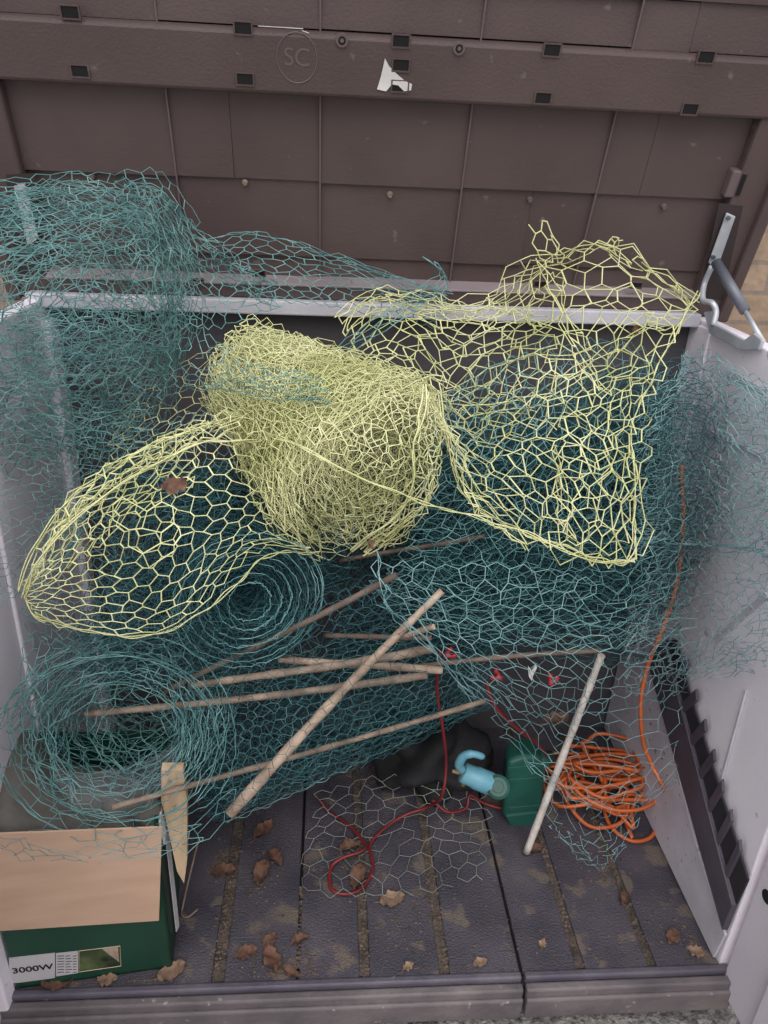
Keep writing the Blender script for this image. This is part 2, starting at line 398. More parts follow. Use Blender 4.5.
m = MB(); lb(m, -.70, .70, .366, .458, -.012, .030); m.build('cross_rail', 'lid', lid, bevel=.006)
m = MB(); lb(m, -.66, .66, -.006, .024, -.02, .040); br_ = m.build('bottom_rail', 'lid', lid, bevel=.004)
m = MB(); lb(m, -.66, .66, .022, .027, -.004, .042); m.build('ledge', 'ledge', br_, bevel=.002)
m = MB(); lb(m, -.70, .70, .76, .82, -.02, .03); m.build('top_rail', 'lid', lid, bevel=.006)
for s in (-1, 1):
    m = MB(); a, b = sorted((s*.66, s*.735)); lb(m, a, b, -.03, .82, -.03, .024)
    a, b = sorted((s*.72, s*.745)); lb(m, a, b, -.03, .82, -.05, .04)
    sr = m.build('side_rail', 'lid', lid, bevel=.006)
    Q = [lid_uv(*p, n=.024) for p in ((719, 203), (743, 206), (722, 300), (699, 296))]; m = MB(); m.prism([lid3(s*q[0], q[1], .0235) for q in Q], LN*.0012); m.build('strut_recess', 'lid_dark', sr)
    if s < 0:
        Q = [lid_uv(*p, n=.028) for p in ((726, 212), (735, 216), (716, 270), (708, 262))]; m = MB(); m.prism([lid3(s*q[0], q[1], .028) for q in Q], LN*.004); m.build('strut_plate', 'steel', sr)
        continue
    a, b = sorted((s*.645, s*.668)); m = MB(); lb(m, a, b, .225, .275, .0, .022); m.build('catch_block', 'lid_hi', sr, bevel=.003)
    a, b = sorted((s*.664, s*.672)); m = MB(); lb(m, a, b, .232, .270, .022, .0262); m.build('catch_slot', 'hole', sr)
def slot(px, py, w=.026, h=.016, n=.0305):
    u, v = lid_uv(px, py, n); m = MB(); lb(m, u-w/2, u+w/2, v-h/2, v+h/2, n-.004, n+.0006, 1)
    for (a, b, c, d) in ((u-w/2-.0025, u+w/2+.0025, v-h/2-.0025, v-h/2), (u-w/2-.0025, u+w/2+.0025, v+h/2, v+h/2+.0015), (u-w/2-.0025, u-w/2, v-h/2, v+h/2), (u+w/2, u+w/2+.0025, v-h/2, v+h/2)):
        lb(m, a, b, c, d, n-.004, n+.0018, 0)
    m.build('rail_slot', ['lid', 'hole'], lid)
for p in ((70, 12), (80, 71), (243, 28), (245, 79), (401, 41), (401, 65), (400, 86), (552, 50), (543, 98), (706, 57), (690, 109)): slot(*p)
for p in ((197, 282), (259, 273), (636, 285), (540, 284)): slot(*p, w=.022, h=.010, n=.0405)
for p in ((342, 40), (459, 48)):
    u, v = lid_uv(*p); m = MB(); m.tube([lid3(u, v, .028), lid3(u, v, .0335)], .010, 18, 0); m.tube([lid3(u, v, .033), lid3(u, v, .0342)], .0062, 14, 1); m.tube([lid3(u, v, .034), lid3(u, v, .0352)], .0032, 10, 0)
    m.build('screw_head', ['lid_hi', 'hole'], lid)
for p in ((92, 177), (131, 218), (245, 183), (390, 195), (530, 200), (664, 207)):
    u, v = lid_uv(*p); u, v = lid_uv(*p, n=.004); m = MB(); m.tube([lid3(u, v, .0), lid3(u, v, .008)], [.006, .004], 10, 0); m.build('moulding_nub', 'bamboo_mid' if p[0] in (245, 390) else 'lid_hi', lid)
def text_mesh(txt, size):
    c = bpy.data.curves.new('txt', 'FONT'); c.body = txt; c.size = size; c.align_x = 'CENTER'; c.align_y = 'CENTER'; c.extrude = size*.012; c.offset = size*(.018 if len(txt) > 2 else .0)
    o = bpy.data.objects.new('txt', c); COL.objects.link(o); dg = bpy.context.evaluated_depsgraph_get(); dg.update()
    me = bpy.data.meshes.new_from_object(o.evaluated_get(dg)); bpy.data.objects.remove(o); bpy.data.curves.remove(c); return me
def place_text(txt, size, fn, name, m, parent, sx=1.0):
    me = text_mesh(txt, size)
    for v in me.vertices: v.co = Vector([float(a) for a in fn(v.co.x*sx, v.co.y, v.co.z)])
    return link(name, me, m, parent)
u0, v0 = lid_uv(297, 58)
m = MB(); ring = [lid3(u0+.033*math.cos(a), v0+.037*math.sin(a), .0302) for a in np.linspace(0, 2*math.pi, 33)]; m.tube(ring, .0009, 6); emb = m.build('emblem_ring', 'lid_hi', lid)
place_text('SC', .038, lambda a, b, c: lid3(u0+a, v0+b, .0303+c), 'emblem_letters', 'lid_hi', emb)
# torn paper scrap and scuff on the cross rail
pts = [(385, 58), (389, 66), (397, 74), (404, 80), (412, 84), (411, 90), (404, 91), (398, 85), (392, 84), (386, 91), (377, 89), (381, 76)]
m = MB(); m.prism([lid3(*lid_uv(*p), .0306) for p in pts], LN*.0015); tag(m.build('torn_sticker', 'torn', lid), 'white torn sticker')
m = MB()
for (a, b, c, d) in ((258, 25.5, 303, 28.6), (302, 30, 309, 33)):
    m.prism([lid3(*lid_uv(*p), .0306) for p in ((a, b), (c, d-.5), (c, d+.3), (a, b+.7))], LN*.0006)
m.build('paint_scuff', 'torn', lid)
# gas strut with steel bracket on the right
T = lambda px, py, n: lid3(*lid_uv(px, py, n), n)
m = MB(); pl = [T(726, 212, .028), T(735, 216, .028), T(716, 270, .028), T(708, 262, .028)]; m.prism(pl, LN*.004)
pb = m.build('strut_plate', 'steel', lid, bevel=.0015)
for p in ((728, 218), (713, 257)):
    m = MB(); c = T(*p, .033); m.tube([c-LN*.004, c+LN*.003], .0045, 10); m.build('bolt', 'strut', pb)
tp = T(716, 262, .045); be = at(764, 343, x=.715); br = at(711, 306, x=.69)
mid = tp+(be-tp)*.62
m = MB(); m.tube([tp, mid], .0105, 12, 0); m.tube([mid, be], .0048, 10, 1); m.build('gas_strut', ['strut', 'steel'], lid, smooth=True)
m = MB(); m.tube(catmull([T(712, 266, .036), T(704, 285, .040), at(703, 300, y=.61), at(712, 303, y=.58), at(716, 312, y=.57), at(713, 326, y=.56)], 5), .006, 8)
m.build('hinge_arm', 'steel', lid, smooth=True)
m = MB(); m.prism([at(*p, x=W-.006) for p in ((707, 312), (715, 311), (719, 325), (748, 340), (757, 333), (766, 340), (762, 350), (745, 351), (713, 334))], (-.008, 0, 0))
m.build('strut_bracket', 'steel', lid, bevel=.002)

# ================================================================== NETTING
# ---- yellow-green netting: rolled section, loose end on the left, draped sheet on the right
yel = empty('wire_netting_roll', at(330, 450, y=.35), 'yellow-green hexagonal wire netting, half unrolled and draped over the teal rolls', 'wire netting')
n = Net()
A = at(248, 372, y=.50); B = at(372, 470, y=.26)
n.roll(A, B, .03, .092, 12, .022, .0006, seed=11, endscale=1.95, wob=.007, fine=.0025, wfreq=12)
n.roll(A, B, .075, .096, 5, .024, .0007, seed=12, endscale=1.95, wob=.008, fine=.004, wfreq=12)
fn = surf([[(255, 318, .42), (310, 345, .36), (370, 365, .30), (425, 385, .28), (436, 400, .28)],
           [(215, 350, .38), (275, 385, .28), (340, 400, .20), (405, 420, .17), (436, 440, .22)],
           [(208, 390, .38), (255, 420, .26), (320, 450, .14), (385, 480, .12), (432, 500, .2)],
           [(225, 418, .38), (270, 460, .28), (320, 510, .20), (365, 548, .2), (390, 545, .24)]])
n.sheet(fn, 34, 14, .0009, 14, wob=.008, fine=.003)
n.sheet(fn, 46, 20, .0007, 15, wob=.012, fine=.003)
n.sheet(surf([[(437, 395, .28), (440, 450, .26), (430, 500, .24), (400, 530, .2), (366, 556, .2)], [(425, 388, .2), (420, 440, .14), (408, 490, .13), (385, 525, .15), (355, 552, .2)]]), 16, 2, .0014, 16, wob=.006, sel='v0 v1')
n.build('rolled_section', 'wire_yellow', yel)
n = Net()
rowsL = [[(245, 418, .30), (192, 430, .24), (142, 456, .20), (97, 487, .17), (62, 518, .14), (36, 552, .12), (23, 578, .11)],
         [(262, 455, .24), (212, 462, .17), (165, 487, .13), (125, 515, .10), (88, 545, .08), (50, 566, .08), (20, 588, .1)],
         [(285, 505, .20), (240, 505, .14), (195, 528, .10), (150, 556, .07), (105, 580, .06), (60, 590, .07), (22, 600, .1)],
         [(300, 540, .18), (255, 538, .14), (215, 565, .10), (172, 600, .07), (125, 615, .06), (72, 613, .07), (29, 611, .1)],
         [(316, 552, .18), (266, 554, .14), (228, 588, .10), (192, 618, .08), (140, 637, .07), (82, 634, .08), (42, 622, .1)]]
n.sheet(surf(rowsL), 28, 13, .0010, 21, wob=.006, sel='v1 u1')
# bunched upper edge of the loose end
n.sheet(surf([[(250, 408, .30), (200, 420, .25), (150, 443, .21), (105, 475, .17), (66, 508, .14), (38, 548, .11), (24, 590, .1)],
              [(262, 430, .25), (205, 436, .19), (158, 462, .15), (110, 492, .12), (72, 522, .10), (44, 558, .09), (26, 596, .1)]]), 30, 4, .0011, 22, wob=.008, fine=.004, sel='v0 v1')
n.sheet(surf([[(245, 405, .33), (198, 422, .28), (150, 447, .24), (102, 482, .2), (62, 520, .16)], [(240, 425, .30), (196, 437, .25), (150, 464, .2), (104, 496, .17), (66, 528, .14)]]), 26, 3, .0011, 23, wob=.008, fine=.004)
# part behind, towards the back corner
n.sheet(surf([[(222, 342, .52), (180, 362, .50), (140, 392, .46), (112, 425, .42)], [(232, 380, .48), (190, 395, .44), (150, 420, .40), (112, 442, .38)], [(240, 418, .42), (200, 425, .38), (158, 445, .34), (112, 462, .32)]]), 15, 7, .0008, 24, wob=.008)
# crumpled fold in the middle of the loose end
n.sheet(surf([[(108, 505, .1), (125, 535, .07), (140, 560, .05), (160, 572, .05)], [(130, 498, .1), (148, 525, .07), (162, 545, .05), (176, 552, .05)], [(158, 492, .12), (172, 512, .09), (182, 530, .07), (190, 535, .07)]]), 6, 2, .0010, 25, wob=.006, fine=.003)
n.sheet(surf([[(60, 515, .16), (95, 488, .18), (150, 462, .21), (200, 445, .24)], [(45, 550, .13), (85, 525, .14), (140, 492, .17), (200, 468, .2)], [(30, 590, .11), (70, 560, .12), (120, 520, .14), (190, 490, .17)]]), 18, 5, .0010, 26, wob=.008, fine=.003)
n.build('loose_end', 'wire_yellow', yel)
n = Net()
rowsR = [[(345, 325, .50), (395, 294, .55), (450, 297, .55), (505, 286, .54), (545, 258, .52), (600, 241, .50), (650, 262, .48), (696, 293, .46)],
         [(352, 348, .44), (402, 325, .48), (452, 336, .48), (505, 322, .46), (552, 312, .42), (602, 300, .42), (645, 310, .42), (682, 318, .42)],
         [(372, 372, .36), (415, 370, .40), (458, 385, .40), (506, 375, .38), (556, 365, .34), (598, 365, .36), (634, 360, .36), (656, 378, .36)],
         [(402, 394, .32), (432, 402, .34), (465, 430, .32), (503, 425, .30), (552, 420, .28), (592, 415, .28), (620, 415, .30), (636, 425, .32)],
         [(432, 398, .30), (452, 442, .28), (478, 472, .25), (516, 475, .22), (556, 475, .20), (592, 475, .20), (616, 475, .22), (637, 480, .25)],
         [(440, 420, .27), (465, 490, .24), (496, 522, .22), (530, 542, .18), (560, 546, .16), (592, 557, .15), (616, 561, .16), (635, 556, .2)]]
n.sheet(surf(rowsR), 21, 15, .0012, 31, wob=.009, wfreq=16, sel='v1 u1')
n.sheet(surf([r[1:] for r in rowsR]), 15, 14, .0011, 32, wob=.018, wfreq=14, fine=.004)
n.sheet(surf([r[:5] for r in rowsR[:4]]), 22, 14, .0010, 322, wob=.014, wfreq=14, fine=.004)
n.sheet(surf([r[4:] for r in rowsR[2:]]), 6, 9, .0011, 321, wob=.016, wfreq=14, fine=.004)
# gathered ropes of wire
def rope(pts, wpx, N, R, seed, dy=.01):
    a = [(p[0]-wpx*.5, p[1]-wpx*.4, p[2]) for p in pts]; b = [(p[0]+wpx*.5, p[1]+wpx*.4, p[2]-dy) for p in pts]
    n.sheet(surf([a, b]), N, R, .0011, seed, wob=.009, fine=.004)
rope([(438, 412, .26), (455, 452, .24), (470, 492, .22), (492, 522, .2), (528, 552, .17)], 10, 16, 2, 33)
rope([(395, 296, .54), (450, 305, .53), (490, 305, .52), (520, 275, .51), (560, 255, .5), (600, 245, .49), (640, 268, .47)], 14, 22, 2, 34)
rope([(548, 265, .5), (560, 295, .44), (575, 330, .38), (590, 362, .34), (610, 390, .30)], 20, 12, 3, 35)
rope([(655, 318, .40), (630, 335, .37), (600, 358, .34), (560, 385, .32), (530, 400, .32), (470, 410, .32)], 16, 14, 2, 36)
rope([(560, 450, .22), (566, 490, .20), (568, 520, .18), (575, 545, .16)], 14, 10, 2, 37)
rope([(640, 262, .47), (672, 282, .46), (694, 300, .45), (680, 318, .44), (655, 322, .43)], 10, 12, 2, 38)
# spur sticking up above the back rail and long edge wire
n.sheet(surf([[(548, 262, .5), (532, 245, .5), (527, 224, .5)], [(556, 262, .5), (552, 245, .5), (545, 222, .5)], [(565, 262, .5), (562, 248, .5), (552, 238, .5)]]), 5, 3, .0012, 39, wob=.006)
n.sheet(surf([[(600, 246, .49), (606, 240, .49), (612, 236, .49)], [(606, 256, .49), (613, 250, .49), (618, 242, .49)]]), 6, 2, .0012, 40, wob=.007)
lw = catmull([at(*p[:2], y=p[2]) for p in ((238, 425, .36), (300, 447, .14), (352, 474, .1), (420, 500, .11), (480, 520, .15), (535, 536, .14), (590, 560, .13), (634, 560, .16))], 8)
for k in range(2):
    Q = wobble(np.array(lw), .003, 40, np.random.default_rng(60+k)); n._push(Q, np.stack([np.arange(len(Q)-1), np.arange(1, len(Q))], 1), np.full(len(Q)-1, .0012))
n.build('draped_sheet', 'wire_yellow', yel)

# ---- teal bundle heaped in the back left corner with a sheet trailing along the back rail
tb = empty('wire_netting_bundle', at(90, 330, y=.4), 'tangled teal wire netting bundle heaped in the back left corner', 'wire netting')
n = Net()
n.roll(at(-60, 312, y=.42), at(160, 292, y=.42), .08, .155, 2, .042, .0006, seed=51, wob=.02, wfreq=6, fine=.003)
n.roll(at(-40, 400, y=.42), at(155, 385, y=.44), .05, .15, 3, .040, .0007, seed=52, wob=.02, wfreq=6, fine=.003)
for k in range(3):
    g = np.random.default_rng(70+k); j = lambda s=13: g.normal(0, s)
    n.sheet(surf([[(-20, 200+j(), .42), (45, 186+j(4), .44), (100, 186+j(4), .46), (150, 205+j(), .46), (195, 245+j(), .5)],
                  [(-20, 245+j(), .3), (45, 225+j(), .32), (100, 230+j(), .34), (150, 252+j(), .38), (190, 285+j(), .44)],
                  [(-20, 310+j(), .26), (45, 290+j(), .28), (100, 295+j(), .3), (142, 315+j(), .36), (172, 330+j(), .42)],
                  [(-20, 390+j(), .3), (45, 370+j(), .3), (95, 375+j(), .32), (138, 385+j(), .38), (165, 385+j(), .44)],
                  [(-20, 470+j(), .36), (45, 455+j(), .36), (85, 455+j(), .38), (118, 465+j(), .42), (140, 460+j(), .46)]]), 24, 28, .0007, 80+k, jit=.2, wob=.015, wfreq=8, fine=.0025)
for k in range(34):
    g = np.random.default_rng(700+k); d = abs(g.normal(0, 34)); e = g.normal(0, 5)
    C = catmull([at(-30, 205+d+e, y=.40), at(20, 190+d, y=.40), at(70, 183+d+e, y=.42), at(115, 190+d, y=.43), at(150, 212+d*1.1+e, y=.45), at(172+g.normal(0, 8), 255+d*1.2, y=.46), at(178+g.normal(0, 12), 305+d, y=.46), at(165+g.normal(0, 8), 360+d*.8, y=.45)], 12)
    Q = wobble(np.array(C), .006, 14, g)+g.normal(0, .0012, (len(C), 3)); n._push(Q, np.stack([np.arange(len(Q)-1), np.arange(1, len(Q))], 1), np.full(len(Q)-1, .0007))
n.build('crumpled_mass', 'wire_teal', tb)
n = Net()
n.sheet(surf([[(128, 190, .52), (160, 190, .54), (195, 238, .58), (258, 235, .60), (320, 252, .60), (390, 276, .60), (450, 292, .6)],
              [(135, 215, .46), (165, 225, .48), (205, 262, .52), (262, 258, .56), (325, 268, .56), (390, 286, .58), (450, 302, .58)],
              [(140, 260, .42), (175, 280, .44), (220, 292, .48), (275, 282, .52), (330, 288, .54), (395, 298, .56), (450, 312, .56)],
              [(150, 310, .40), (190, 330, .42), (235, 325, .44), (285, 305, .48), (335, 312, .52), (390, 322, .54), (440, 330, .56)]]), 44, 11, .0009, 91, wob=.007, wfreq=14, sel='v0')
n.sheet(surf([[(120, 188, .5), (150, 188, .52), (190, 236, .56), (235, 268, .58), (275, 282, .58)], [(128, 225, .46), (165, 240, .47), (200, 270, .5), (240, 290, .54), (280, 300, .55)]]), 26, 9, .0009, 92, wob=.014, wfreq=12, fine=.004)
n.sheet(surf([[(170, 300, .4), (215, 335, .3), (265, 365, .25), (330, 385, .2)], [(160, 345, .4), (210, 370, .3), (262, 390, .22), (335, 410, .17)], [(150, 400, .4), (195, 390, .33), (250, 400, .26), (330, 420, .18)]]), 24, 8, .0008, 93, wob=.012, drop=.15)
n.sheet(surf([[(330, 350, .4), (370, 318, .46), (410, 292, .52), (440, 268, .58), (420, 252, .62)], [(350, 358, .38), (385, 330, .44), (425, 300, .5), (450, 285, .56), (438, 262, .6)]]), 14, 3, .0010, 94, wob=.008)
n.build('trailing_sheet', 'wire_teal', tb)
n = Net()
for k in range(1):
    n.sheet(surf([[(-15, 370+15*k, .30), (30, 372, .32), (80, 380, .36), (128, 395, .40)], [(-15, 440, .24), (30, 440, .25), (80, 450, .29), (125, 455, .34)], [(-15, 520, .18), (28, 520, .20), (62, 530, .24), (95, 500, .29)], [(-15, 610, .14), (18, 600, .16), (45, 580, .20), (70, 545, .25)]]), 16, 34, .0006, 96+k, wob=.012, fine=.002, drop=.05)
n.sheet(surf([[(60, 430, .36), (110, 430, .36), (170, 420, .36), (225, 430, .36)], [(45, 500, .30), (100, 500, .30), (165, 495, .30), (230, 495, .30)], [(30, 570, .25), (85, 575, .25), (150, 570, .25), (225, 560, .25)], [(22, 650, .2), (75, 650, .2), (140, 640, .2), (215, 620, .22)]]), 34, 26, .0007, 99, wob=.014, fine=.002)
n.build('hanging_edge', 'wire_teal', tb)

# ---- large teal roll on the right with a sheet hanging from it
tr = empty('wire_netting_roll', at(540, 520, y=.45), 'large teal wire netting roll behind the yellow sheet, free end hanging over orange cord', 'wire netting')
n = Net()
n.roll(at(395, 520, y=.47), at(680, 462, y=.50), .10, .225, 7, .032, .0007, seed=101, wob=.014, wfreq=8, fine=.003, squash=(.85, 1.05))
n.roll(at(430, 540, y=.46), at(655, 520, y=.46), .14, .22, 4, .030, .0007, seed=102, wob=.02, wfreq=8, fine=.003, squash=(.85, 1.1))
n.roll(at(330, 590, y=.48), at(640, 585, y=.46), .08, .17, 5, .032, .0007, seed=103, wob=.016, wfreq=8, fine=.003)
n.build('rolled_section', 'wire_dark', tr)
n = Net()
for k in range(2):
    n.sheet(surf([[(440, 400-10*k, .34), (500, 360, .38), (560, 345, .40), (620, 345, .42), (672, 375, .46)],
              [(430, 460, .27), (500, 440, .27), (560, 430, .28), (620, 430, .32), (682, 430, .38)],
              [(415, 525, .24), (490, 525, .22), (560, 520, .21), (620, 520, .25), (690, 500, .33)],
              [(390, 570, .24), (470, 590, .22), (550, 590, .20), (620, 590, .22), (690, 580, .3)],
              [(365, 585, .25), (420, 625, .24), (510, 645, .22), (600, 650, .21), (680, 640, .28)]]), 28+12*k, 20+8*k, .0008-.0003*k, 110+k, wob=.010+.006*k, wfreq=12, fine=.003)
n.build('outer_wrap', 'wire_teal', tr)
n = Net()
n.sheet(surf([[(365, 575, .25), (440, 600, .24), (520, 620, .22), (600, 625, .21), (690, 610, .28)],
              [(440, 640, .28), (490, 655, .27), (550, 670, .25), (620, 672, .24), (700, 655, .3)],
              [(470, 680, .30), (520, 705, .29), (570, 720, .27), (630, 722, .26), (705, 700, .32)],
              [(500, 730, .31), (545, 755, .29), (590, 768, .27), (640, 768, .26), (690, 750, .3)],
              [(530, 775, .29), (560, 795, .26), (595, 802, .24), (635, 802, .22), (672, 790, .26)]]), 24, 15, .0006, 121, jit=.32, wob=.012, wfreq=12, fine=.003)
n.sheet(surf([[(545, 770, .28), (575, 785, .26), (610, 790, .25), (645, 785, .25)], [(540, 810, .26), (575, 835, .22), (610, 840, .2), (640, 820, .2)], [(560, 835, .23), (580, 862, .19), (605, 865, .18), (625, 850, .18)]]), 16, 9, .0005, 122, jit=.3, wob=.014, fine=.004, drop=.35)
n.sheet(surf([[(375, 560, .16), (440, 560, .16), (520, 560, .15), (600, 575, .15)], [(385, 610, .12), (445, 612, .11), (525, 618, .11), (605, 625, .12)], [(430, 650, .10), (475, 665, .10), (540, 672, .10), (608, 670, .12)], [(470, 700, .15), (505, 712, .15), (555, 722, .15), (612, 715, .17)]]), 20, 9, .0007, 125, jit=.25, wob=.009, wfreq=12, fine=.002, sel='u0')
n.build('hanging_sheet', 'wire_pale', tr)

# ---- fine sheet across the right wall
ts = empty('wire_netting_sheet', at(715, 470, x=.62), 'loose pale teal wire netting sheet spread across the right wall', 'wire netting')
n = Net()
for k in range(3):
    x = .64-.03*k
    n.sheet(surf([[(655, 385, .38), wallp(690, 350, x), wallp(730, 365, x), wallp(775, 395, x), wallp(830, 420, x)],
                  [(645, 435, .34), wallp(690, 420, x), wallp(730, 425, x), wallp(775, 445, x), wallp(830, 470, x)],
                  [(640, 490, .30), wallp(690, 485, x), wallp(730, 485, x), wallp(775, 495, x), wallp(830, 505, x)],
                  [(636, 545, .26), wallp(690, 545, x), wallp(730, 548, x), wallp(775, 552, x), wallp(830, 556, x)]]), 28+3*k, 26+2*k, .0007, 130+k, wob=.012, wfreq=12, fine=.0025, sel='v1', drop=.08)
n.build('upper_sheet', 'wire_pale', ts)
n = Net()
for k in range(2):
    x = .635-.03*k
    n.sheet(surf([[(640, 545, .26), wallp(690, 540, x), wallp(735, 548, x), wallp(790, 555, x)],
                  [(640, 600, .24), wallp(690, 590, x), wallp(735, 595, x), wallp(785, 610, x)],
                  [(632, 650, .23), wallp(680, 640, x), wallp(722, 640, x), wallp(768, 645, x)],
                  [(628, 700, .22), wallp(665, 690, x), wallp(700, 680, x), wallp(740, 670, x)]]), 26, 18, .0006, 140+k, wob=.012, fine=.003, drop=.12)
n.build('lower_fringe', 'wire_pale', ts)

# ---- rolls on the left seen end-on
tc_ = empty('wire_netting_roll', at(250, 600, y=.2), 'tight dark teal wire netting roll, spiral end facing out under the yellow loose end', 'wire netting')
n = Net()
n.roll(at(250, 602, y=.13), at(205, 515, y=.52), .028, .118, 10, .030, .0007, seed=151, wob=.004, wfreq=8, fine=.0025, len_jit=.012)
n.roll(at(120, 540, y=.30), at(330, 520, y=.38), .05, .14, 6, .032, .0007, seed=152, wob=.012, fine=.005)
n.roll(at(95, 610, y=.22), at(300, 640, y=.32), .04, .115, 5, .032, .0007, seed=153, wob=.012, fine=.005)
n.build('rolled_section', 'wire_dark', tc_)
n = Net()
for rr in (.034, .05, .066, .08, .094, .108, .118):
    g = np.random.default_rng(int(rr*1000)); th = np.linspace(0, 2*math.pi*1.25, 70)+g.uniform(0, 6)
    A = np.array(at(250, 602, y=.128)); wv = np.array(at(205, 515, y=.52))-A; wv /= np.linalg.norm(wv); e1 = np.cross(wv, [0, 0, 1]); e1 /= np.linalg.norm(e1); e2 = np.cross(e1, wv)
    Q = A+e1*(np.cos(th)*rr*(1+.02*th/6))[:, None]+e2*(np.sin(th)*rr)[:, None]+g.normal(0, .0012, (70, 3))
    n._push(Q, np.stack([np.arange(69), np.arange(1, 70)], 1), np.full(69, .0008))
n.build('spiral_end', 'wire_teal', tc_)
to = empty('wire_netting_roll', at(120, 740, y=.1), 'loose open teal wire netting roll standing on the cardboard box', 'wire netting')
n = Net()
n.roll(at(118, 742, y=.07), at(150, 660, y=.36), .10, .185, 6, .040, .0008, seed=161, wob=.014, wfreq=7, fine=.003, squash=(1.0, .92))
n.roll(at(128, 735, y=.08), at(150, 665, y=.34), .055, .09, 2, .040, .0007, seed=162, wob=.012, wfreq=8, fine=.004)
n.build('rolled_section', 'wire_teal', to)
n = Net()
A = np.array(at(118, 742, y=.065)); wv = np.array(at(150, 660, y=.36))-A; wv /= np.linalg.norm(wv); e1 = np.cross(wv, [0, 0, 1]); e1 /= np.linalg.norm(e1); e2 = np.cross(e1, wv)
for k, rr in enumerate((.105, .12, .134, .148, .16, .172, .182, .19)):
    g = np.random.default_rng(170+k); th = np.linspace(0, 2*math.pi*g.uniform(.7, 1.1), 80)+g.uniform(0, 6)
    Q = A+e1*(np.cos(th)*rr)[:, None]+e2*(np.sin(th)*rr*.92)[:, None]; Q = wobble(Q, .008, 8, g)+g.normal(0, .001, (80, 3))
    n._push(Q, np.stack([np.arange(79), np.arange(1, 80)], 1), np.full(79, .0009))
n.sheet(surf([[(60, 800, .05), (120, 820, .03), (180, 815, .03), (240, 780, .06)], [(20, 835, .02), (90, 850, .0), (170, 848, .0), (225, 820, .03)]]), 16, 2, .0007, 178, wob=.010, fine=.003)
n.sheet(surf([[(-6, 826, -.02), (40, 838, -.03), (85, 842, -.03), (140, 830, -.02), (200, 815, .0)], [(-6, 842, -.03), (45, 858, -.035), (88, 862, -.035), (150, 850, -.03), (212, 832, -.01)]]), 18, 3, .0005, 177, wob=.010, fine=.003, drop=.15)
n.sheet(surf([[(20, 640, .12), (10, 690, .10), (15, 740, .08), (40, 790, .06)], [(45, 650, .1), (38, 690, .08), (45, 735, .05), (75, 800, .04)]]), 14, 3, .0009, 179, wob=.012, fine=.003)
n.build('loose_end', 'wire_teal', to)
# ---- long roll lying low behind the canes
tl = empty('wire_netting_roll', at(340, 740, y=.35), 'long dark teal wire netting roll lying low beneath the crossed canes', 'wire netting')
n = Net()
A = at(195, 765, y=.30); B = at(470, 655, y=.50)
n.roll(A, B, .05, .125, 6, .028, .0007, seed=181, wob=.008, wfreq=8, fine=.003)
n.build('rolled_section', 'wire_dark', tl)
n = Net()
n.sheet(surf([[(185, 690, .22), (260, 665, .27), (340, 640, .33), (420, 615, .38), (480, 600, .42)], [(200, 740, .16), (275, 710, .21), (350, 680, .27), (425, 655, .33), (488, 635, .38)], [(215, 790, .18), (290, 755, .22), (360, 725, .28), (430, 695, .35), (488, 668, .40)], [(228, 818, .24), (300, 790, .28), (370, 755, .34), (435, 725, .40), (486, 700, .45)]]), 52, 17, .0007, 183, wob=.006, wfreq=9, fine=.002, sel='v1')
n.build('outer_wrap', 'wire_teal', tl)
n = Net()
n.sheet(surf([[(165, 625, .05), (240, 610, .10), (320, 595, .13), (395, 580, .12)], [(170, 690, .02), (245, 675, .05), (325, 650, .085), (405, 630, .09)], [(185, 750, -.01), (260, 735, .02), (340, 700, .06), (430, 680, .12)], [(215, 815, -.0), (285, 785, .0), (370, 745, .1), (440, 720, .18)]]), 32, 16, .00045, 185, jit=.3, wob=.006, fine=.002)
n.build('front_layer', 'wire_dark', tl)
# ---- flat piece lying on the floor
n = Net()
n.sheet(surf([[floorp(318, 790, .05), floorp(370, 778, .07), floorp(430, 772, .08), floorp(478, 775, .06)], [floorp(305, 835), floorp(368, 830, .02), floorp(432, 822, .02), floorp(490, 825)], [floorp(300, 890), floorp(365, 900), floorp(430, 892), floorp(492, 880)]]), 19, 9, .0007, 191, wob=.006, fine=.003, drop=.05)
tag(n.build('wire_netting_scrap', 'wire_grey'), 'flat weathered grey wire netting scrap lying on the charcoal floor', 'wire netting')

# ================================================================== CANES AND STAKES
def cane(name, a, b, ra, rb, m, label, cat, bend=.004, seed=0, ends='cardedge', group=None):
    a = np.array(a, float); b = np.array(b, float); g = np.random.default_rng(seed); w = b-a; L = np.linalg.norm(w); n = 26
    s1 = np.cross(w, [0, 0, 1]); s1 /= np.linalg.norm(s1); s2 = np.cross(s1, w/L); p1, p2 = g.uniform(0, 6, 2)
    pts = []; rad = []
    nodes = np.arange(.08+g.uniform(0, .1), 1, .19 if L > .3 else .3)
    for k in range(n+1):
        t = k/n; pts.append(a+w*t+s1*bend*math.sin(2.6*t+p1)+s2*bend*math.sin(3.4*t+p2))
        r = ra+(rb-ra)*t; r *= 1+.16*max([math.exp(-((t-q)*L/.008)**2) for q in nodes]+[0])+.05*math.sin(t*37+p1); rad.append(r)
    mb = MB(); mb.tube(pts, rad, 10, 0, 1)
    o = tag(mb.build(name, [m, ends], None, smooth=False), label, cat, group)
    me = o.data; sm = np.array([p.material_index == 0 for p in me.polygons]); me.polygons.foreach_set('use_smooth', sm)
    return o
cane('wooden_cane', at(229, 813, y=.02), at(443, 592, y=.14), .0100, .0058, 'bamboo', 'thick pale wooden cane slanting across all the other canes', 'cane', seed=1)
cane('wooden_cane', at(113, 807, y=.035), at(487, 700, y=.24), .0048, .0052, 'bamboo_mid', 'long thin pale cane, lowest of the canes, reaching the cardboard box', 'cane', .006, 2)
